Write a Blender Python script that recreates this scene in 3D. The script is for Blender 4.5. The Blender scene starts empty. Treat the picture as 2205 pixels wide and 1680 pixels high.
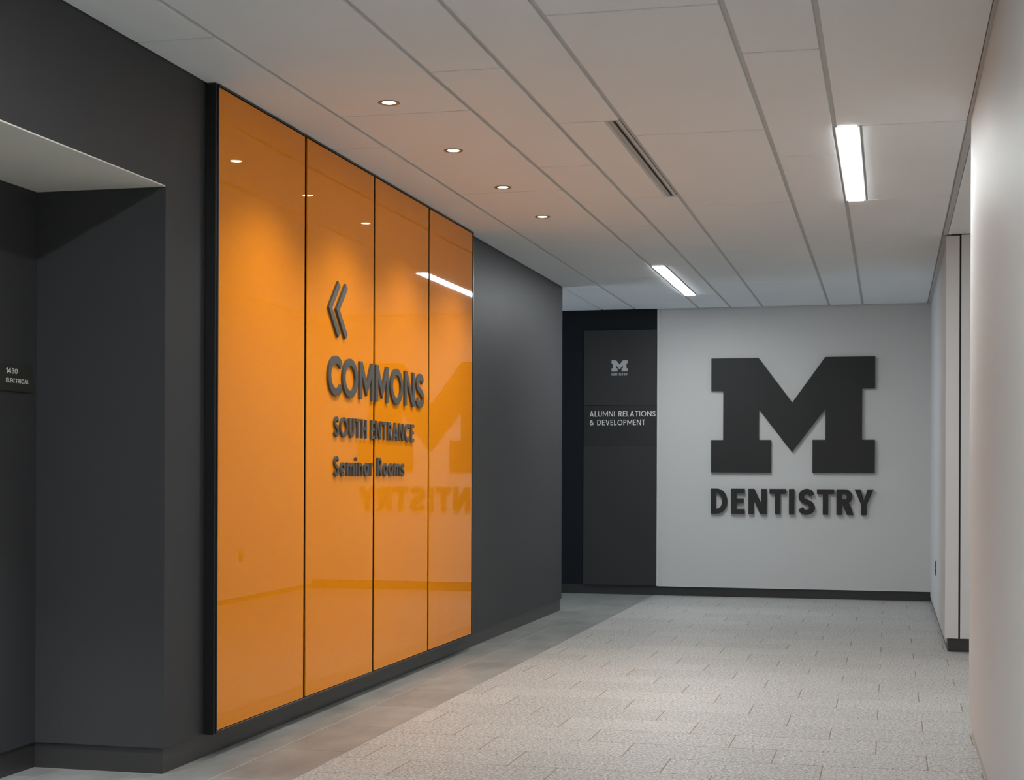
import bpy, bmesh, math, random
from mathutils import Vector, Matrix, Euler
from mathutils.geometry import tessellate_polygon

random.seed(7)
SC = bpy.context.scene
COL = SC.collection
PI = math.pi

# ------------------------------------------------------------------ camera, world, exposure
EYE = 1.162
cam_d = bpy.data.cameras.new('camera')
cam_d.sensor_fit = 'HORIZONTAL'
cam_d.sensor_width = 36.0
cam_d.lens = 36.0 * 3330.0 / 2205.0
cam_d.shift_y = (1019.5 - 840.0) / 2205.0
cam_d.clip_start = 0.02
cam = bpy.data.objects.new('camera', cam_d)
COL.objects.link(cam)
cam.location = (0, 0, EYE)
cam.rotation_euler = (Euler((PI / 2, 0, math.radians(13.728))).to_matrix() @ Matrix.Rotation(0.0037, 3, 'Z')).to_euler()
SC.camera = cam

world = bpy.data.worlds.new('world')
SC.world = world
world.use_nodes = True
bg = world.node_tree.nodes['Background']
bg.inputs['Color'].default_value = (0.62, 0.78, 1.0, 1)
bg.inputs['Strength'].default_value = 1.0

SC.view_settings.view_transform = 'Standard'
SC.view_settings.look = 'None'
SC.view_settings.gamma = 1.0
SC.view_settings.use_curve_mapping = False
SC.view_settings.exposure = 0.24

LINEAR = 74.0          # emission of the linear ceiling fixtures
DOWN_W = 46.0          # watts of each recessed downlight
ALCOVE_W = 130.0         # watts of the unseen downlight added in the alcove
WINDOW_W = 60.0        # watts of the lamp added as daylight at the side passage window

wl = bpy.data.lights.new('added_passage_daylight', 'AREA')  # lamp added inside the unseen passage window, standing for its daylight
wl.shape = 'RECTANGLE'; wl.size = 1.5; wl.size_y = 2.0
wl.energy = WINDOW_W; wl.color = (0.74, 0.87, 1.0)
wlo = bpy.data.objects.new('added_passage_daylight', wl)
wlo.location = (-6.94, 13.78, 1.25)
wlo.rotation_euler = (0, -PI / 2, 0)
COL.objects.link(wlo)

# ------------------------------------------------------------------ helpers
def new_mat(name):
    m = bpy.data.materials.new(name); m.use_nodes = True
    nt = m.node_tree
    return m, nt, nt.nodes['Principled BSDF']

def paint(name, col, rough=0.5, var=0.04, scale=3.0, bump=0.0, bscale=300, spec=0.5, metal=0.0, coat=0.0):
    m, nt, b = new_mat(name)
    N, L = nt.nodes, nt.links
    geo = N.new('ShaderNodeNewGeometry')
    no = N.new('ShaderNodeTexNoise'); no.inputs['Scale'].default_value = scale; no.inputs['Detail'].default_value = 4
    L.new(geo.outputs['Position'], no.inputs['Vector'])
    mx = N.new('ShaderNodeMix'); mx.data_type = 'RGBA'
    mx.inputs['A'].default_value = (*[c * (1 - var) for c in col], 1)
    mx.inputs['B'].default_value = (*[min(1, c * (1 + var)) for c in col], 1)
    L.new(no.outputs['Fac'], mx.inputs['Factor'])
    L.new(mx.outputs['Result'], b.inputs['Base Color'])
    b.inputs['Roughness'].default_value = rough
    b.inputs['Specular IOR Level'].default_value = spec
    b.inputs['Metallic'].default_value = metal
    b.inputs['Coat Weight'].default_value = coat
    if bump:
        n2 = N.new('ShaderNodeTexNoise'); n2.inputs['Scale'].default_value = bscale
        L.new(geo.outputs['Position'], n2.inputs['Vector'])
        bp = N.new('ShaderNodeBump'); bp.inputs['Strength'].default_value = bump; bp.inputs['Distance'].default_value = 0.002
        L.new(n2.outputs['Fac'], bp.inputs['Height']); L.new(bp.outputs['Normal'], b.inputs['Normal'])
    return m

def emit(name, col, strength):
    m, nt, b = new_mat(name)
    b.inputs['Base Color'].default_value = (0.8, 0.8, 0.8, 1)
    b.inputs['Emission Color'].default_value = (*col, 1)
    b.inputs['Emission Strength'].default_value = strength
    return m

def granite(name):
    m, nt, b = new_mat(name)
    N, L = nt.nodes, nt.links
    geo = N.new('ShaderNodeNewGeometry'); oi = N.new('ShaderNodeObjectInfo')
    base = N.new('ShaderNodeMix'); base.data_type = 'RGBA'
    base.inputs['A'].default_value = (0.32, 0.32, 0.31, 1)
    base.inputs['B'].default_value = (0.395, 0.395, 0.384, 1)
    L.new(oi.outputs['Random'], base.inputs['Factor'])
    def noise(scale, det, lo, hi):
        n = N.new('ShaderNodeTexNoise'); n.inputs['Scale'].default_value = scale
        n.inputs['Detail'].default_value = det; n.inputs['Roughness'].default_value = 0.6
        L.new(geo.outputs['Position'], n.inputs['Vector'])
        r = N.new('ShaderNodeMapRange'); r.inputs['From Min'].default_value = lo; r.inputs['From Max'].default_value = hi
        L.new(n.outputs['Fac'], r.inputs['Value'])
        return r.outputs['Result']
    def mix(a, fac, col, amt):
        mu = N.new('ShaderNodeMath'); mu.operation = 'MULTIPLY'; mu.inputs[1].default_value = amt
        L.new(fac, mu.inputs[0])
        x = N.new('ShaderNodeMix'); x.data_type = 'RGBA'; x.inputs['B'].default_value = (*col, 1)
        L.new(a, x.inputs['A']); L.new(mu.outputs[0], x.inputs['Factor'])
        return x.outputs['Result']
    c = base.outputs['Result']
    c = mix(c, noise(75, 2, 0.50, 0.57), (0.585, 0.585, 0.57), 0.8)      # pale crystals
    c = mix(c, noise(88, 2, 0.56, 0.62), (0.10, 0.09, 0.078), 0.9)   # dark flecks
    c = mix(c, noise(50, 2, 0.55, 0.66), (0.30, 0.275, 0.225), 0.55)      # tan flecks
    L.new(c, b.inputs['Base Color'])
    b.inputs['Roughness'].default_value = 0.5
    return m

def stone_border(name):
    m, nt, b = new_mat(name)
    N, L = nt.nodes, nt.links
    geo = N.new('ShaderNodeNewGeometry'); oi = N.new('ShaderNodeObjectInfo')
    mp = N.new('ShaderNodeMapping'); mp.inputs['Scale'].default_value = (2.2, 0.9, 1)
    L.new(geo.outputs['Position'], mp.inputs['Vector'])
    n = N.new('ShaderNodeTexNoise'); n.inputs['Scale'].default_value = 2.5; n.inputs['Detail'].default_value = 7; n.inputs['Roughness'].default_value = 0.62
    L.new(mp.outputs['Vector'], n.inputs['Vector'])
    ad = N.new('ShaderNodeMath'); ad.operation = 'MULTIPLY_ADD'; ad.inputs[1].default_value = 0.09
    L.new(oi.outputs['Random'], ad.inputs[0]); L.new(n.outputs['Fac'], ad.inputs[2])
    r = N.new('ShaderNodeValToRGB')
    r.color_ramp.elements[0].position = 0.30; r.color_ramp.elements[0].color = (0.168, 0.172, 0.165, 1)
    r.color_ramp.elements[1].position = 0.80; r.color_ramp.elements[1].color = (0.315, 0.322, 0.305, 1)
    L.new(ad.outputs[0], r.inputs['Fac'])
    L.new(r.outputs['Color'], b.inputs['Base Color'])
    b.inputs['Roughness'].default_value = 0.42
    return m

M = {}
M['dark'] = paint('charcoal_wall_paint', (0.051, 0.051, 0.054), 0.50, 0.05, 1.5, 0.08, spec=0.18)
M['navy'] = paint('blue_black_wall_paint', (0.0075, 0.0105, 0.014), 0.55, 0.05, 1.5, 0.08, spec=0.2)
M['base'] = paint('black_rubber_base', (0.026, 0.026, 0.027), 0.45, 0.1, 6)
M['base_left'] = paint('charcoal_rubber_base', (0.040, 0.040, 0.038), 0.4, 0.1, 6)
M['grey'] = paint('light_grey_wall_paint', (0.57, 0.57, 0.565), 0.55, 0.015, 1.0, 0.05)
M['white'] = paint('off_white_wall_paint', (0.635, 0.65, 0.655), 0.55, 0.015, 1.0, 0.05, spec=0.12)
M['soffit'] = paint('cream_soffit_paint', (0.90, 0.87, 0.78), 0.55, 0.01)
M['ceil'] = paint('ceiling_panel_white', (0.845, 0.88, 0.90), 0.8, 0.015, 2.5, 0.1, 500)
M['grid'] = paint('ceiling_reveal_grey', (0.60, 0.59, 0.57), 0.6, 0.02)
M['trim'] = paint('white_metal_trim', (0.66, 0.66, 0.65), 0.35, 0.01)
M['greytrim'] = paint('grey_edge_trim', (0.46, 0.46, 0.45), 0.4, 0.02)
M['frame'] = paint('black_aluminium', (0.008, 0.008, 0.009), 0.35, 0.05)
M['orange'] = paint('orange_back_painted_glass', (0.88, 0.285, 0.007), 0.02, 0.01, 1.2, spec=0.2)
M['letter'] = paint('bronze_grey_letter', (0.075, 0.072, 0.062), 0.45, 0.05)
M['signface'] = paint('charcoal_sign_face', (0.028, 0.028, 0.0285), 0.55, 0.05, spec=0.35)
M['signdark'] = paint('darker_sign_face', (0.013, 0.013, 0.0135), 0.55, 0.05)
M['logo'] = paint('charcoal_logo', (0.022, 0.022, 0.0225), 0.55, 0.04, spec=0.3)
M['print'] = paint('white_print', (0.86, 0.86, 0.85), 0.5, 0.01)
M['printgrey'] = paint('grey_print', (0.42, 0.44, 0.45), 0.5, 0.01)
M['plaque'] = paint('olive_black_plaque', (0.040, 0.038, 0.031), 0.45, 0.05)
M['tangrout'] = paint('tan_grout', (0.235, 0.195, 0.115), 0.9, 0.08, 20)
M['palegrout'] = paint('pale_grout', (0.36, 0.35, 0.33), 0.9, 0.08, 20)
M['granite'] = granite('speckled_granite')
M['border'] = stone_border('grey_porcelain')
M['black'] = paint('slot_black', (0.004, 0.004, 0.004), 0.7, 0.0)
M['led'] = emit('led_diffuser', (0.94, 0.985, 1.0), LINEAR)
M['lens'] = emit('downlight_lens', (1.0, 0.93, 0.80), 30.0)
M['brass'] = paint('bronze_trim_ring', (0.30, 0.26, 0.19), 0.35, 0.02, metal=0.6)
M['plastic'] = paint('dark_plastic', (0.05, 0.05, 0.05), 0.4)
mg, ntg, bgl = new_mat('window_glass')
bgl.inputs['Transmission Weight'].default_value = 1.0; bgl.inputs['Roughness'].default_value = 0.0; bgl.inputs['IOR'].default_value = 1.05
M['glass'] = mg

def add_box(bm, x0, x1, y0, y1, z0, z1):
    v = [bm.verts.new(p) for p in ((x0, y0, z0), (x1, y0, z0), (x1, y1, z0), (x0, y1, z0),
                                   (x0, y0, z1), (x1, y0, z1), (x1, y1, z1), (x0, y1, z1))]
    for f in ((3, 2, 1, 0), (4, 5, 6, 7), (0, 1, 5, 4), (1, 2, 6, 5), (2, 3, 7, 6), (3, 0, 4, 7)):
        bm.faces.new([v[i] for i in f])

def mesh_from(bm, name, bevel=0.0, smooth=False):
    if bevel:
        bmesh.ops.bevel(bm, geom=bm.edges[:], offset=bevel, segments=1, affect='EDGES', clamp_overlap=True)
    me = bpy.data.meshes.new(name)
    bm.to_mesh(me); bm.free()
    if smooth:
        for p in me.polygons: p.use_smooth = True
    return me

def obj(name, me, mat=None, parent=None, loc=None):
    o = bpy.data.objects.new(name, me)
    COL.objects.link(o)
    if mat is not None and me is not None and not me.materials:
        me.materials.append(mat)
    if parent is not None: o.parent = parent
    if loc is not None: o.location = loc
    return o

def boxes(name, bs, mat, parent=None, bevel=0.0, origin=None):
    """boxes given in world coordinates; with a parent they are made relative to that parent's location"""
    bm = bmesh.new()
    off = parent.location if parent is not None else Vector((0, 0, 0))
    if parent is not None and parent.parent is not None: off = off + parent.parent.location
    for b in bs:
        add_box(bm, b[0] - off[0], b[1] - off[0], b[2] - off[1], b[3] - off[1], b[4] - off[2], b[5] - off[2])
    return obj(name, mesh_from(bm, name, bevel), mat, parent)

def struct(o, label, cat):
    o['kind'] = 'structure'; o['label'] = label; o['category'] = cat
    return o

def thing(name, label, cat, loc, group=None):
    o = bpy.data.objects.new(name, None)
    COL.objects.link(o); o.location = loc; o.empty_display_size = 0.1
    o['label'] = label; o['category'] = cat
    if group: o['group'] = group
    return o

# ------------------------------------------------------------------ key dimensions
H = 2.743
XL = -2.705      # charcoal left wall
XA = -3.254      # back of the alcove
YJ = 5.452       # far jamb of the alcove
ZS = 2.258       # alcove soffit
YC = 12.855      # corner where the left wall ends
YF = 14.72       # far wall
XR = 0.345       # near right wall
YE = 7.165       # end of near right wall
YP = 10.55       # recess face on the right
XR2 = 0.366      # far right wall
BH = 0.100       # base height
XB = -2.19       # edge between border tile and granite
XS = -2.166      # dark / grey split on the far wall
YB = -3.0        # wall behind the camera

# ------------------------------------------------------------------ floor
floor = boxes('floor', [(-7.2, 2.2, YB - .2, YF + .2, -0.15, -0.012)], M['tangrout'])
struct(floor, 'speckled granite tile floor with a grey porcelain border strip', 'floor')
boxes('border_grout', [(-7.0, XB - 0.002, YC, YF + .1, -0.012, -0.0007), (-3.3, XB - 0.002, 3.2, YC, -0.012, -0.0007)], M['palegrout'], floor)
boxes('field_grout', [(XB - 0.002, 2.1, 3.2, YF + .1, -0.012, -0.0007)], M['tangrout'], floor)
boxes('near_floor', [(XB - 0.002, 0.6, YB - .1, 3.2, -0.012, 0)], M['granite'], floor)
boxes('near_border', [(-3.3, XB - 0.002, YB - .1, 3.2, -0.012, 0)], M['border'], floor)

_tile_cache = {}
def tile(name, x0, x1, y0, y1, mat, th=0.010, z=0.0, bev=0.0006):
    w, l = round(x1 - x0, 3), round(y1 - y0, 3)
    if w < 0.02 or l < 0.02: return
    k = (name, w, l)
    if k not in _tile_cache:
        bm = bmesh.new(); add_box(bm, -w / 2, w / 2, -l / 2, l / 2, -th, 0)
        _tile_cache[k] = mesh_from(bm, name, bev)
        _tile_cache[k].materials.append(mat)
    return obj(name, _tile_cache[k], None, floor, ((x0 + x1) / 2, (y0 + y1) / 2, z))

ROW, TL, G = 0.3163, 0.6085, 0.0048
y_ref = 6.286
k0 = int(math.floor((3.2 - y_ref) / ROW))
k = k0
while y_ref + k * ROW < YF:
    ya, yb = max(3.2, y_ref + k * ROW), min(YF - 0.002, y_ref + (k + 1) * ROW)
    xj = 0.150 - k * TL / 3.0                  # one joint of this row
    xright = XR2 + .02 if not (ya < YP + .05 and yb > YE) else 1.9
    x = xj - math.ceil((xj - XB) / TL) * TL
    while x < xright:
        x0, x1 = max(XB, x), min(xright, x + TL)
        if x1 - x0 > 0.02:
            tile('granite_tile', x0 + (G / 2 if x0 > XB else 0), x1 - G / 2, ya + G / 2, yb - G / 2, M['granite'],
                 z=random.uniform(-0.0002, 0.0003))
        x += TL
    k += 1

BL, BG = 0.63, 0.0035
def border_strip(xa, xb, yref, ya, yb):
    j = math.floor((ya - yref) / BL)
    y = yref + j * BL
    while y < yb:
        a, b = max(ya, y), min(yb, y + BL)
        tile('border_tile', xa + BG / 2, xb - BG / 2, a + BG / 2, b - BG / 2, M['border'], z=random.uniform(-0.0003, 0.0003), bev=0.0008)
        y += BL
border_strip(-2.495, XB, 9.24, 3.2, YF - .002)
border_strip(-2.72, -2.495, 7.80, 3.2, YC)
border_strip(-2.815, -2.72 + BG, 7.80, 3.2, YJ)
border_strip(-3.145, -2.815, 9.24, 3.2, YJ)
border_strip(-3.30, -3.145, 7.80, 3.2, YJ)
border_strip(-2.815, -2.495, 7.80, YC, YF - .002)
for i, (xa, xb) in enumerate(((-3.145, -2.815), (-3.475, -3.145), (-3.805, -3.475), (-4.135, -3.805), (-4.465, -4.135))):
    border_strip(xa, xb, 9.24 if i % 2 == 0 else 7.80, YC, YF - .002)
boxes('passage_floor', [(-7.0, -4.465, YC, YF + .1, -0.0015, 0)], M['border'], floor)

# ------------------------------------------------------------------ ceiling
ceiling = boxes('ceiling', [(-7.2, 2.2, YB - .2, YF + .2, H + 0.010, H + 0.12)], M['grid'])
struct(ceiling, 'suspended ceiling of long white panels with grey reveals', 'ceiling')
_pc = {}
def cpanel(x0, x1, y0, y1):
    w, l = round(x1 - x0, 3), round(y1 - y0, 3)
    if (w, l) not in _pc:
        bm = bmesh.new(); add_box(bm, -w / 2, w / 2, -l / 2, l / 2, 0, 0.0098)
        _pc[(w, l)] = mesh_from(bm, 'ceiling_panel', 0.0015); _pc[(w, l)].materials.append(M['ceil'])
    return obj('ceiling_panel', _pc[(w, l)], None, ceiling, ((x0 + x1) / 2, (y0 + y1) / 2, H))
PL, CG, TG = 1.945, 0.012, 0.021
strips = [(-2.703, -2.385, 5.205), (-2.385, -1.775, 6.500), (-1.775, -1.470, 5.850), (-1.470, -1.172, 6.835),
          (-1.172, -0.555, 5.215), (-0.555, -0.250, 5.850), (-0.250, 0.332, 7.180)]
for i, (xa, xb, yr) in enumerate(strips):
    y = yr + math.floor((YB - yr) / PL) * PL
    while y < YF:
        a, b = max(YB, y), min(YF - 0.004, y + PL)
        x0 = xa + (0.003 if i == 0 else TG / 2); x1 = xb - (TG / 2 if i < 6 else 0.004)
        if i == 6 and abs(y - 7.18) < .01: x0 = -0.128
        if i == 6 and y < -2.4 and y > -2.7: x0 = -0.128
        if i == 2 and abs(y - (5.850 + 3 * PL)) < .01: x0 = -1.652
        if i == 2 and any(abs(y - (5.850 - q * PL)) < .01 for q in (2, 3, 4)): x0 = -1.652
        if i == 3 and abs(y - 6.835) < .01: x1 = -1.252
        cpanel(x0, x1, a + CG / 2, b - CG / 2)
        y += PL
for xa, xb in ((-3.31, -2.703), (-3.62, -3.31), (-4.23, -3.62), (-4.84, -4.23), (-5.45, -4.84), (-6.06, -5.45), (-7.0, -6.06)):
    cpanel(xa + TG / 2, xb - TG / 2, YC + .004, YF - .004)
# recess on the right beyond the near wall
cpanel(0.368, 1.9, YE + .02, YP - .006)

# ------------------------------------------------------------------ walls
def wall(name, bs, mat, label): return struct(boxes(name, bs, mat), label, 'wall')
wall('wall_left', [(XA - .2, XL, YJ, YC, BH, H + .008), (XA - .2, XL, 3.3, YJ, ZS + .006, H + .008),
                   (XA - .2, XA, 3.3, YJ, BH, ZS + .006), (XA - .2, XL, YB - .1, 3.3, BH, H + .008)], M['dark'],
     'charcoal painted left wall with a recessed alcove')
struct(boxes('ceiling_alcove', [(XA + .001, XL - .001, 3.301, YJ - .001, ZS, ZS + .005)], M['soffit']), 'cream soffit over the charcoal alcove', 'soffit')
wall('wall_passage', [(-7.1, XA - .2, YC - .25, YC, 0, H + .008)], M['dark'], 'charcoal wall of the side passage')
struct(boxes('baseboard_left', [(XA - .2, XL - .010, YJ + .010, YC - .012, 0, BH), (XA - .2, XA - .010, 3.31, YJ + .010, 0, BH),
                                (XA - .2, XL - .010, YB - .1, 3.31, 0, BH)], M['base_left']), 'charcoal base recessed under the left wall', 'baseboard')
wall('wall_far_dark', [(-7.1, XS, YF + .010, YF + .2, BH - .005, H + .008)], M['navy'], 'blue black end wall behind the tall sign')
wall('wall_far', [(XS + .016, XR2 + .2, YF, YF + .2, BH - .010, H + .008)], M['grey'], 'light grey end wall carrying the big block letter M')
struct(boxes('trim_1', [(XS - .002, XS + .016, YF - .004, YF + .2, BH - .012, H + .006)], M['trim']), 'white vertical edge trim between black and grey end walls', 'trim')
struct(boxes('baseboard_far', [(-7.1, XR2 + .1, YF + .014, YF + .2, 0, BH - .012)], M['base']), 'black base along the end wall', 'baseboard')
struct(boxes('trim_2', [(XS + .016, XR2 + .006, YF - .003, YF + .05, BH - .014, BH - .009)], M['trim']), 'thin white bead above the end wall base', 'trim')
bm = bmesh.new(); add_box(bm, XR, XR + .16, YB - .1, YE, .075, H - .004)
ve = [e for e in bm.edges if abs(e.verts[0].co.z - e.verts[1].co.z) > 1 and abs(e.verts[0].co.y - YE) < .01]
bmesh.ops.bevel(bm, geom=ve, offset=0.012, segments=4, affect='EDGES')
struct(obj('wall_right', mesh_from(bm, 'wall_right'), M['white']), 'near off white wall on the right edge', 'wall')
struct(boxes('baseboard_right', [(XR + .014, XR + .15, YB - .1, YE - .014, 0, .074)], M['greytrim']), 'grey recessed base under the near right wall', 'baseboard')
wall('wall_right_far', [(XR2, XR2 + .15, YP + .151, YF, .040, H - .004)], M['grey'], 'grey side wall beside the end wall')
struct(boxes('baseboard_right_far', [(XR2 + .008, XR2 + .15, YP + .10, YF, 0, .040)], M['base']), 'dark base under the grey side wall', 'baseboard')
wall('wall_recess', [(0.452, 2.1, YP, YP + .15, BH - .012, H - .004), (XR + .16, 2.1, YE - .15, YE - .012, 0, H - .004),
                     (1.95, 2.1, YE, YP, 0, H - .004)], M['white'], 'off white walls of the recess behind the near wall')
struct(boxes('trim_3', [(XR2 - .010, 0.440, YP, YP + .15, BH - .012, H - .010)], M['white']), 'pale pilaster at the recess corner', 'pilaster')
struct(boxes('trim_4', [(0.440, 0.452, YP + .008, YP + .15, BH - .012, H - .010)], M['black']), 'dark vertical reveal beside the pale pilaster', 'reveal')
struct(boxes('baseboard_recess', [(XR2 + .008, 1.95, YP + .010, YP + .10, 0, BH - .013)], M['base']), 'black base under the recess face', 'baseboard')
# wall angles where the ceiling meets the right hand walls
struct(boxes('trim_5', [(0.331, XR + .02, YB, YE + .02, H - .0035, H + .009)], M['greytrim']), 'grey wall angle along the near right wall', 'trim')
struct(boxes('trim_6', [(0.336, 0.364, YE + .021, YP, H - .003, H + .009)], M['greytrim']), 'grey ceiling tee over the recess opening', 'trim')
struct(boxes('trim_7', [(0.336, XR2 + .02, YP + .001, YF, H - .0035, H + .009)], M['greytrim']), 'grey wall angle along the far right wall', 'trim')
wall('wall_back', [(-3.5, 0.6, YB - .2, YB - .05, 0, H + .008)], M['grey'], 'grey wall behind the viewer')
# unseen window added to bring cool light into the side passage
wall('wall_passage_end', [(-7.2, -7.0, YC - .2, 12.98, 0, H), (-7.2, -7.0, 14.58, YF + .1, 0, H), (-7.2, -7.0, 12.98, 14.58, 0, .15), (-7.2, -7.0, 12.98, 14.58, 2.35, H)],
     M['white'], 'end wall of the side passage with an added window')
win = boxes('added_window_1', [(-7.12, -7.06, 12.98, 13.03, .15, 2.35), (-7.12, -7.06, 14.53, 14.58, .15, 2.35), (-7.12, -7.06, 13.03, 14.53, .15, .2),
                         (-7.12, -7.06, 13.03, 14.53, 2.3, 2.35)], M['frame'])
struct(win, 'unseen window added at the end of the side passage for cool light', 'window')
boxes('pane', [(-7.10, -7.09, 13.03, 14.53, .2, 2.3)], M['glass'], win)

# ------------------------------------------------------------------ lettering
def arc(cx, cy, rx, ry, a0, a1, n=20):
    return [(cx + rx * math.cos(math.radians(a0 + (a1 - a0) * i / n)), cy + ry * math.sin(math.radians(a0 + (a1 - a0) * i / n))) for i in range(n + 1)]

def stroke(pts, w):
    """closed outline of a mitred stroke along an open polyline"""
    n = len(pts); L, R = [], []
    for i in range(n):
        p = Vector(pts[i])
        d0 = (p - Vector(pts[i - 1])).normalized() if i > 0 else None
        d1 = (Vector(pts[i + 1]) - p).normalized() if i < n - 1 else None
        if d0 is None: d0 = d1
        if d1 is None: d1 = d0
        t = (d0 + d1).normalized(); nn = Vector((-t.y, t.x))
        c = max(0.35, nn.dot(Vector((-d0.y, d0.x))))
        L.append(tuple(p + nn * (w / 2 / c))); R.append(tuple(p - nn * (w / 2 / c)))
    return L + R[::-1]

def catmull(P, sub=6):
    Q = [P[0]] + list(P) + [P[-1]]; out = []
    for i in range(1, len(Q) - 2):
        p0, p1, p2, p3 = map(Vector, Q[i - 1:i + 3])
        for s in range(sub):
            t = s / sub
            out.append(tuple(0.5 * ((2 * p1) + (p2 - p0) * t + (2 * p0 - 5 * p1 + 4 * p2 - p3) * t * t + (3 * p1 - p0 - 3 * p2 + p3) * t ** 3)))
    out.append(tuple(P[-1])); return out

def rect(x0, y0, x1, y1): return [[(x0, y0), (x1, y0), (x1, y1), (x0, y1)]]

def s_path(W, w, top, y0=0.0):
    hw = w / 2
    U = [(.97, .80), (.82, .945), (.52, 1.0), (.20, .93), (.04, .76), (.17, .59), (.5, .50), (.85, .395), (1.0, .23), (.86, .065), (.5, 0), (.18, .05), (.0, .185)]
    return catmull([(hw + u * (W - w), y0 + hw + v * (top - y0 - w)) for u, v in U], 5)

# default widths (cap height = 1)
WID = {'A': .78, 'C': .82, 'D': .78, 'E': .52, 'H': .74, 'I': None, 'L': .48, 'M': .98, 'N': .80, 'O': .98, 'P': .58, 'R': .62, 'S': .56, 'T': .62,
       'U': .70, 'V': .76, 'Y': .72, '&': .78, '0': .64, '1': .34, '3': .54, '4': .64,
       'a': .62, 'e': .60, 'i': None, 'm': .92, 'n': .56, 'o': .62, 'r': .36, 's': .44}

def glyph(ch, W, w):
    """list of pieces; a piece is a list of contours (outline, then holes); cap height 1"""
    hw = w / 2; xh = 0.70; d = w * 1.08
    if ch == 'I': return [rect(0, 0, w, 1)]
    if ch == 'L': return [[[(0, 0), (W, 0), (W, w * .92), (w, w * .92), (w, 1), (0, 1)]]]
    if ch == 'T': return [[[(W / 2 - hw, 0), (W / 2 + hw, 0), (W / 2 + hw, 1 - w * .92), (W, 1 - w * .92), (W, 1), (0, 1), (0, 1 - w * .92), (W / 2 - hw, 1 - w * .92)]]]
    if ch == 'E':
        t = w * .92; m = .52
        return [[[(0, 0), (W, 0), (W, t), (w, t), (w, m - t / 2), (W * .92, m - t / 2), (W * .92, m + t / 2), (w, m + t / 2), (w, 1 - t), (W, 1 - t), (W, 1), (0, 1)]]]
    if ch == 'H':
        t = w * .92; m = .52
        return [[[(0, 0), (w, 0), (w, m - t / 2), (W - w, m - t / 2), (W - w, 0), (W, 0), (W, 1), (W - w, 1), (W - w, m + t / 2), (w, m + t / 2), (w, 1), (0, 1)]]]
    if ch == 'N':
        e = w * 1.12; s = 1.0 / max(.05, W - e)       # diagonal from (0..e, 1) to (W-e..W, 0)
        yl = 1 - (w - 0) * s; yr = (w) * s
        return [[[(0, 0), (w, 0), (w, max(.05, 1 - w * s)), (W - e, 0), (W, 0), (W, 1), (W - w, 1), (W - w, min(.95, (w) * s)), (e, 1), (0, 1)]]]
    if ch == 'M':
        e = w * 1.08; vb, vt = .10, .10 + w * 1.75
        return [[[(0, 0), (w, 0), (w, 1 - w * 1.85), (W / 2, vb), (W - w, 1 - w * 1.85), (W - w, 0), (W, 0), (W, 1), (W - e, 1), (W / 2, vt), (e, 1), (0, 1)]]]
    if ch == 'A':
        e = w * 1.06; c = w * .60; m0, m1 = .22, .22 + w * .88
        def lx(y): return (W / 2 - c) * y                    # outer left edge
        def ix(y): return e + (W / 2 - e) * y / (1 - w * .9)  # inner left edge
        return [[[(0, 0), (e, 0), (ix(m0), m0), (W - ix(m0), m0), (W - e, 0), (W, 0), (W / 2 + c, 1), (W / 2 - c, 1)],
                 [(ix(m1), m1), (W - ix(m1), m1), (W / 2, 1 - w * 1.25)]]]
    if ch == 'V':
        e = w * 1.06; c = w * .58
        return [[[(W / 2 - c, 0), (W / 2 + c, 0), (W, 1), (W - e, 1), (W / 2, w * 1.25), (e, 1), (0, 1)]]]
    if ch == 'Y':
        e = w * 1.12; j = .40
        return [[[(W / 2 - hw, 0), (W / 2 + hw, 0), (W / 2 + hw, j), (W, 1), (W - e, 1), (W / 2, j + w * .75), (e, 1), (0, 1), (W / 2 - hw, j)]]]
    if ch in 'O0o':
        t = xh if ch == 'o' else 1.0
        return [[arc(W / 2, t / 2, W / 2, t / 2 + .012, 0, 360, 40)[:-1], arc(W / 2, t / 2, W / 2 - w, t / 2 + .012 - w * .95, 0, 360, 40)[:-1]]]
    if ch == 'C': return [[stroke(arc(W * .56, .5, W * .56 - hw, .5 - hw + .012, 42, 318, 34), w)]]
    if ch == 'D':
        r = min(.5, W - w * 1.1)
        return [[[(0, 0)] + arc(W - r, .5, r, .5, -90, 90, 24) + [(0, 1)], [(w, w * .92)] + arc(W - r, .5, r - w, .5 - w * .92, -90, 90, 24) + [(w, 1 - w * .92)]]]
    if ch in 'PR':
        b = .42; r = (1 - b) / 2; t = w * .92; Wp = W if ch == 'P' else W * .95
        out = [(0, 0), (w, 0), (w, b)] + arc(Wp - r, b + r, r, r, -90, 90, 18) + [(0, 1)]
        hole = [(w, b + t)] + arc(Wp - r, b + r, r - w, r - t, -90, 90, 18) + [(w, 1 - t)]
        P = [[out, hole]]
        if ch == 'R': P.append([[(W * .42, b + t * .5), (W * .42 + w * .55, b + t * .5), (W * .42 + w * 1.15, b), (W * 1.02, 0), (W * 1.02 - w * 1.2, 0), (W * .36, b)]])
        return P
    if ch == 'S': return [[stroke(s_path(W, w, 1.012, -.012), w)]]
    if ch == 's': return [[stroke(s_path(W, w * .92, xh + .01, -.01), w * .92)]]
    if ch == 'U':
        r = W / 2 - hw
        return [[stroke([(hw, 1)] + arc(W / 2, r + hw - .01, r, r, 180, 360, 20) + [(W - hw, 1)], w)]]
    if ch == '1': return [[[(W - w, 0), (W, 0), (W, 1), (W - w * 1.05, 1), (0, .80), (0, .80 - w * .9), (W - w, .80)]]]
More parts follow.
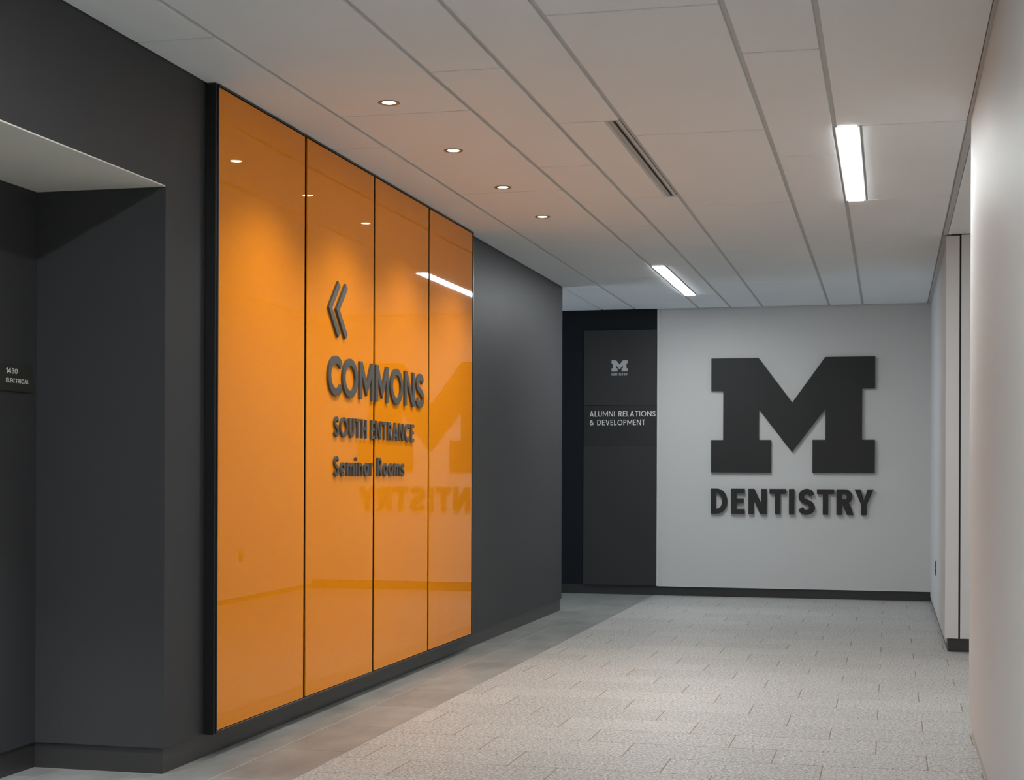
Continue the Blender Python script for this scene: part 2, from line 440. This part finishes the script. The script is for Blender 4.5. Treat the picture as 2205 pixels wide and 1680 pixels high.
    if ch == '4': return [[[(W * .62, 0), (W * .62 + w, 0), (W * .62 + w, .22), (W, .22), (W, .22 + w * .9), (W * .62 + w, .22 + w * .9), (W * .62 + w, 1), (W * .62 - w * .1, 1), (0, .22 + w * .9), (0, .22), (W * .62, .22)],
                           [(w * 1.15, .22 + w * .9), (W * .62, .22 + w * .9), (W * .62, .80)]]]
    if ch == '3':
        P = catmull([(.02, .84), (.22, .98), (.50, 1.0), (.85, .92), (.95, .76), (.80, .60), (.45, .535), (.82, .47), (1.0, .27), (.86, .07), (.5, 0), (.2, .04), (0, .17)], 4)
        return [[stroke([(hw + u * (W - w), hw + v * (1 - w)) for u, v in P], w)]]
    if ch == '&':
        P = catmull([(1.0, .0), (.72, .30), (.38, .62), (.24, .82), (.38, .99), (.56, .97), (.66, .80), (.50, .62), (.18, .46), (.02, .24), (.16, .04), (.42, .0), (.70, .12), (.88, .32), (.95, .47)], 4)
        return [[stroke([(hw + u * (W - w), hw + v * (1 - w)) for u, v in P], w)]]
    if ch == 'i': return [rect(0, 0, w, xh), [arc(hw, .90, w * .62, w * .62, 0, 360, 14)[:-1]]]
    if ch == 'n' or ch == 'r':
        r = W / 2 - hw
        if ch == 'n': return [rect(0, 0, w, xh), [stroke(arc(W / 2, xh - r - hw, r, r, 165, 0, 16) + [(W - hw, 0)], w * .96)]]
        return [rect(0, 0, w, xh), [stroke(arc(W * .80, xh - W * .62 - hw * .9, W * .66, W * .62, 160, 78, 12), w * .92)]]
    if ch == 'm':
        q = (W - w) / 2; r = q / 2
        return [rect(0, 0, w, xh), [stroke(arc(hw + r, xh - r - hw, r, r, 165, 0, 14) + [(hw + q, 0)], w * .94)],
                [stroke(arc(hw + q + r, xh - r - hw, r, r, 165, 0, 14) + [(W - hw, 0)], w * .94)]]
    if ch == 'a':
        b = W - w * .35
        return [[arc(b / 2, xh / 2, b / 2, xh / 2 + .012, 0, 360, 32)[:-1], arc(b / 2, xh / 2, b / 2 - w, xh / 2 - w * .92, 0, 360, 32)[:-1]], rect(W - w, 0, W, xh)]
    if ch == 'e':
        return [[stroke(arc(W / 2, xh / 2, W / 2 - hw, xh / 2 - hw + .01, 4, 315, 30), w * .92)], rect(w * .8, xh / 2 - w * .36, W - w * .2, xh / 2 + w * .40)]
    raise KeyError(ch)

def extrude(pieces, sx, depth, to3):
    """solid letter: piece i is a hair thicker than piece i-1 so that no two faces coincide"""
    verts, faces = [], []
    for pi, contours in enumerate(pieces):
        dz = depth + pi * 0.00025; z0 = -pi * 0.0001
        flat = [p for c in contours for p in c]
        n = len(flat); base = len(verts)
        verts += [to3(p[0], p[1], dz) for p in flat]
        verts += [to3(p[0], p[1], 0.0 - z0 * 0) for p in flat]
        tris = tessellate_polygon([[Vector((p[0], p[1], 0)) for p in c] for c in contours])
        for t in tris:
            a, b, c = [flat[i] for i in t]
            cr = (b[0] - a[0]) * (c[1] - a[1]) - (b[1] - a[1]) * (c[0] - a[0])
            t = tuple(t) if cr > 0 else tuple(reversed(t))
            faces.append(tuple(base + i for i in t))
        o = 0
        for ci, c in enumerate(contours):
            m = len(c)
            area = sum(c[i][0] * c[(i + 1) % m][1] - c[(i + 1) % m][0] * c[i][1] for i in range(m))
            for i in range(m):
                a, b = o + i, o + (i + 1) % m
                q = (base + a, base + n + a, base + n + b, base + b)
                if (area < 0) != (ci > 0): q = q[::-1]
                faces.append(q)
            o += m
    return verts, faces

AX_LEFT = (Vector((0, 1, 0)), Vector((0, 0, 1)), Vector((1, 0, 0)))      # reads along +Y, faces +X
AX_FAR = (Vector((1, 0, 0)), Vector((0, 0, 1)), Vector((0, -1, 0)))      # reads along +X, faces -Y

def solid(name, pieces, mat, parent, at, axes, scale, depth):
    u, v, n = axes
    org = Vector(at) - parent.location
    V, Fc = extrude(pieces, 1, depth, lambda a, b, c: tuple(u * (a * scale) + v * (b * scale) + n * c))
    me = bpy.data.meshes.new(name); me.from_pydata(V, [], Fc); me.update()
    return obj(name, me, mat, parent, org)

def text(s, parent, at, axes, cap, width, mat, depth, w=.15, track=.16, space=.34, widths=None, layout=None):
    """one solid mesh for each letter; the word is fitted to the given width (metres)"""
    items, x = [], 0.0
    for i, ch in enumerate(s):
        if ch == ' ': x += space - track; continue
        W = (widths or {}).get(ch, WID[ch]); W = w if W is None else W
        items.append([ch, x, W]); x += W + track
    if layout:
        items = [[ch, a - layout[0][0], b - a] for ch, (a, b) in zip(s, layout)]
    total = items[-1][1] + items[-1][2]
    kx = (width / cap) / total
    for ch, px, W in items:
        Wk = w if ch in 'Ii' else max(w * 1.6, W * kx)
        pcs = glyph(ch, Wk, w)
        solid('letter', pcs, mat, parent, Vector(at) + axes[0] * (px * kx * cap), axes, cap, depth)

# ------------------------------------------------------------------ orange glass feature panel
XG = -2.655
fp = thing('glass_wall_panel', 'tall glossy orange glass panel wall in a black frame on the charcoal wall', 'wall panel', (XL, 7.80, 0))
PY0, PY1, PZ0, PZ1 = 5.824, 9.752, 0.112, 2.729
boxes('backing', [(XL + .001, XG - .010, PY0 + .002, PY1 + .01, PZ0 - .003, PZ1 + .004)], M['frame'], fp)
boxes('frame', [(XL + .001, XG - .004, PY0 - .022, PY0 + .001, PZ0 - .016, H - .001)], M['frame'], fp, 0.002)
boxes('frame', [(XG - .030, XG + .002, PY0 - .006, PY0 + .0005, PZ0 - .013, PZ1 + .010)], M['frame'], fp, 0.0015)
boxes('frame', [(XL + .001, XG + .002, PY1 + .011, PY1 + .032, PZ0 - .013, PZ1 + .010)], M['frame'], fp, 0.0015)
boxes('frame', [(XL + .001, XG + .002, PY0 + .001, PY1 + .011, PZ1 + .004, PZ1 + .012)], M['frame'], fp, 0.001)
boxes('frame', [(XL + .001, XG + .002, PY0 + .001, PY1 + .011, PZ0 - .013, PZ0 - .003)], M['frame'], fp, 0.001)
edges = [PY0, 6.793, 7.785, 8.784, PY1]
for i in range(4):
    a = edges[i] + (0.016 if i else 0.002); b = edges[i + 1] - (0.016 if i < 3 else -.002)
    boxes('glass_panel', [(XG - .006, XG, a, b, PZ0, PZ1)], M['orange'], fp, 0.0008)

# raised sign on the orange glass
sg = XG + 0.001
ch_ = thing('chevron_sign', 'double left pointing chevron raised on the orange glass above the lettering', 'sign', (sg, 7.10, 1.82))
for dy in (0.0, 0.106):
    pts = [[(7.070 + dy, 1.967), (7.203 + dy, 1.828), (7.234 + dy, 1.851), (7.117 + dy, 1.967), (7.234 + dy, 2.084), (7.203 + dy, 2.106)]]
    solid('chevron', [pts], M['letter'], ch_, (sg, 0, 0), AX_LEFT, 1.0, 0.011)
t1 = thing('commons_sign', 'large raised grey word COMMONS on the orange glass', 'sign', (sg, 7.005, 1.533))
text('COMMONS', t1, (sg, 7.068, 1.541), AX_LEFT, 0.194, 1.585, M['letter'], 0.011, w=.195, layout=[(7.008, 7.212), (7.214, 7.441), (7.470, 7.697), (7.727, 7.946), (7.981, 8.201), (8.236, 8.424), (8.454, 8.606)])
t2 = thing('entrance_sign', 'small raised grey words SOUTH ENTRANCE below COMMONS on the orange glass', 'sign', (sg, 7.094, 1.337))
text('SOUTH ENTRANCE', t2, (sg, 7.160, 1.340), AX_LEFT, 0.098, 1.305, M['letter'], 0.010, w=.19, track=.20, space=.62)
t3 = thing('seminar_sign', 'small raised grey words Seminar Rooms, lowest line on the orange glass', 'sign', (sg, 7.094, 1.138))
text('Seminar Rooms', t3, (sg, 7.160, 1.144), AX_LEFT, 0.099, 1.125, M['letter'], 0.010, w=.17, track=.22, space=.66)

# ------------------------------------------------------------------ big logo on the end wall
def block_m(x0, x1, z0, z1):
    N = [(0, 0), (.371, 0), (.371, .284), (.295, .284), (.295, .553), (.5, .178), (.702, .553), (.702, .284), (.624, .284), (.624, 0), (1, 0), (1, .284),
         (.923, .284), (.923, .724), (1, .724), (1, 1), (.700, 1), (.5, .608), (.292, 1), (0, 1), (0, .714), (.075, .714), (.075, .284), (0, .284)]
    return [[(x0 + u * (x1 - x0), z0 + v * (z1 - z0)) for u, v in N]]
YM = YF - 0.012
bmk = thing('block_letter_logo', 'huge charcoal block letter M mounted on the light grey end wall', 'sign', (-0.89, YF, 1.178))
solid('block_letter', [block_m(-1.647, -0.134, 1.178, 2.258)], M['logo'], bmk, (0, YM, 0), AX_FAR, 1.0, 0.020)
for px, pz in ((-1.45, 1.30), (-1.45, 2.10), (-.33, 1.30), (-.33, 2.10), (-.89, 1.60)):
    boxes('standoff', [(px - .01, px + .01, YM, YF - .0005, pz - .01, pz + .01)], M['frame'], bmk)
dn = thing('dentistry_sign', 'charcoal capital letters DENTISTRY on the grey end wall below the block M', 'sign', (-1.647, YF, 0.787))
wD = {'D': .67, 'E': .55, 'N': .73, 'T': .66, 'S': .67, 'R': .67, 'Y': .76}
text('DENTISTRY', dn, (-1.647, YF - .010, 0.787), AX_FAR, 0.238, 1.502, M['logo'], 0.024, w=.21, layout=[(0, 87), (107, 178), (197, 292), (307, 393), (408, 435), (455, 542), (552, 640), (652, 737), (743, 840)])

# ------------------------------------------------------------------ tall directory panel on the dark end wall
YD = YF + 0.010
dp = thing('directory_panel', 'tall charcoal directory panel on the blue black end wall', 'sign', (-2.52, YD, 0.085))
boxes('header_panel', [(-2.880, XS - .006, YD - .022, YD - .0005, 1.822, 2.546)], M['signface'], dp, 0.001)
boxes('name_panel', [(-2.880, XS - .006, YD - .020, YD - .0005, 1.440, 1.820)], M['signdark'], dp, 0.001)
boxes('lower_panel', [(-2.880, XS - .006, YD - .022, YD - .0005, 0.090, 1.438)], M['signface'], dp, 0.001)
solid('block_letter', [block_m(-2.609, -2.452, 2.147, 2.254)], M['printgrey'], dp, (0, YD - .0222, 0), AX_FAR, 1.0, 0.002)
text('DENTISTRY', dp, (-2.609, YD - .0222, 2.107), AX_FAR, 0.026, 0.157, M['printgrey'], 0.0015, w=.19, track=.13, widths=wD)
text('ALUMNI RELATIONS', dp, (-2.822, YD - .0202, 1.713), AX_FAR, 0.052, 0.640, M['print'], 0.002, w=.125, track=.20, space=.75)
text('& DEVELOPMENT', dp, (-2.822, YD - .0202, 1.630), AX_FAR, 0.052, 0.540, M['print'], 0.002, w=.125, track=.20, space=.75)

# ------------------------------------------------------------------ room sign in the alcove
rs = thing('room_sign', 'small dark plaque reading 1430 ELECTRICAL on the alcove wall', 'sign', (XA, 5.30, 1.465))
boxes('plate', [(XA + .0005, XA + .008, 5.165, 5.412, 1.468, 1.566)], M['plaque'], rs, 0.001)
text('1430', rs, (XA + .008, 5.224, 1.535), AX_LEFT, 0.0205, 0.078, M['print'], 0.001, w=.16, track=.17)
text('ELECTRICAL', rs, (XA + .008, 5.224, 1.5005), AX_LEFT, 0.0165, 0.158, M['print'], 0.001, w=.15, track=.17)

# ------------------------------------------------------------------ ceiling fixtures
def linear_light(x0, x1, y0, y1, label):
    t = thing('linear_light', label, 'ceiling light', ((x0 + x1) / 2, (y0 + y1) / 2, H), 'linear ceiling lights')
    e = 0.013
    boxes('trim_rail', [(x0 - e, x0 - .0005, y0 - .006, y1 + .006, H - .002, H + .0095)], M['trim'], t)
    boxes('trim_rail', [(x1 + .0005, x1 + e, y0 - .006, y1 + .006, H - .002, H + .0095)], M['trim'], t)
    boxes('end_cap', [(x0, x1, y0 - .006, y0 - .0005, H - .001, H + .0095)], M['trim'], t)
    boxes('end_cap', [(x0, x1, y1 + .0005, y1 + .006, H - .001, H + .0095)], M['trim'], t)
    boxes('diffuser', [(x0, x1, y0, y1, H - .005, H + .009)], M['led'], t)
    return t
linear_light(-0.236, -0.152, 7.187, 9.118, 'bright linear ceiling light close to the near right wall')
linear_light(-1.759, -1.676, 11.691, 13.624, 'bright linear ceiling light farther back, before the end wall')
linear_light(-1.759, -1.676, 1.966, 3.899, 'unseen linear ceiling light added behind the viewer, first of the left row')  # unseen, added for brightness and the soffit's shadow edge in the alcove
linear_light(-1.759, -1.676, 0.021, 1.954, 'unseen linear ceiling light added behind the viewer, middle of the left row')  # unseen, added to get more light from this row
linear_light(-1.759, -1.676, -1.924, 0.009, 'unseen linear ceiling light added behind the viewer, last of the left row')  # also out of view, added to brighten the corridor
linear_light(-0.236, -0.152, -2.538, -0.607, 'unseen linear ceiling light added behind the viewer on the right')  # unseen fill light added at the back of the corridor

def ring_mesh(profile, n=40):
    bm = bmesh.new(); rows = []
    for i in range(n):
        a = 2 * PI * i / n
        rows.append([bm.verts.new((r * math.cos(a), r * math.sin(a), z)) for r, z in profile])
    m = len(profile)
    for i in range(n):
        A, B = rows[i], rows[(i + 1) % n]
        for j in range(m):
            bm.faces.new((A[j], B[j], B[(j + 1) % m], A[(j + 1) % m]))
    bmesh.ops.recalc_face_normals(bm, faces=bm.faces[:])
    return mesh_from(bm, 'trim_ring', smooth=False)
ringm = ring_mesh([(0.047, 0.0), (0.046, -0.003), (0.036, -0.0035), (0.028, -0.001), (0.028, 0.0)]); ringm.materials.append(M['brass'])
bm = bmesh.new(); bmesh.ops.create_circle(bm, cap_ends=True, segments=40, radius=0.028)
for f in bm.faces: f.normal_update()
bmesh.ops.recalc_face_normals(bm, faces=bm.faces[:])
lensm = mesh_from(bm, 'lens'); lensm.materials.append(M['lens'])
dl_names = ['recessed downlight nearest the viewer above the orange panel', 'second nearest recessed downlight above the orange panel',
            'third recessed downlight from the viewer above the orange panel', 'farthest recessed downlight above the orange panel']
for i, y in enumerate((6.285, 7.290, 8.285, 9.290)):
    t = thing('downlight', dl_names[i], 'downlight', (-2.082, y, H), 'recessed downlights along the orange panel')
    obj('trim_ring', ringm, None, t, (0, 0, -0.0003))
    obj('lens', lensm, None, t, (0, 0, -0.0012))
    L_ = bpy.data.lights.new('downlight_beam', 'SPOT')
    L_.energy = DOWN_W; L_.color = (1.0, 0.94, 0.85); L_.spot_size = math.radians(118); L_.spot_blend = 0.85; L_.shadow_soft_size = 0.03
    lo = bpy.data.objects.new('downlight_beam', L_); COL.objects.link(lo); lo.parent = t; lo.location = (0, 0, -0.012)

t = thing('downlight', 'unseen recessed downlight added in the alcove soffit beyond the left edge', 'downlight', (-2.98, 4.52, ZS))  # added out of view to brighten the alcove floor and soffit
obj('trim_ring', ringm, None, t, (0, 0, -0.0003))
obj('lens', lensm, None, t, (0, 0, -0.0012))
L_ = bpy.data.lights.new('alcove_fill_beam', 'SPOT')
L_.energy = ALCOVE_W; L_.color = (0.93, 0.97, 1.0); L_.spot_size = math.radians(64); L_.spot_blend = 0.8; L_.shadow_soft_size = 0.03
lo = bpy.data.objects.new('alcove_fill_beam', L_); COL.objects.link(lo); lo.parent = t; lo.location = (0, 0, -0.012)

ad = thing('air_diffuser', 'narrow linear slot air diffuser set in the ceiling panels', 'air vent', (-1.21, 7.77, H))
ax0, ax1, ay0, ay1 = -1.249, -1.183, 6.838, 8.778
boxes('slot', [(ax0, ax1, ay0, ay1, H + .0062, H + .0098)], M['black'], ad)
boxes('flange', [(ax0, ax0 + .012, ay0, ay1, H - .001, H + .006)], M['trim'], ad)
boxes('flange', [(ax1 - .009, ax1, ay0, ay1, H - .001, H + .006)], M['trim'], ad)
boxes('blade', [(ax0 + .012, ax0 + .033, ay0 + .006, ay1 - .006, H + .002, H + .006)], M['greytrim'], ad)
boxes('blade', [(ax0 + .047, ax1 - .009, ay0 + .006, ay1 - .006, H + .002, H + .006)], M['greytrim'], ad)
boxes('end_cap', [(ax0 + .012, ax1 - .009, ay0, ay0 + .006, H - .001, H + .006)], M['trim'], ad)
boxes('end_cap', [(ax0 + .012, ax1 - .009, ay1 - .006, ay1, H - .001, H + .006)], M['trim'], ad)

# ------------------------------------------------------------------ outlet on the far right wall
ot = thing('wall_outlet', 'small dark outlet plate low on the grey side wall', 'outlet', (XR2, 12.94, 0.41))
boxes('cover_plate', [(XR2 - .007, XR2 - .0003, 12.90, 12.975, .352, .468)], M['plastic'], ot, 0.001)
boxes('socket', [(XR2 - .009, XR2 - .0071, 12.918, 12.957, .368, .402)], M['black'], ot, 0.0006)
boxes('socket', [(XR2 - .009, XR2 - .0071, 12.918, 12.957, .418, .452)], M['black'], ot, 0.0006)
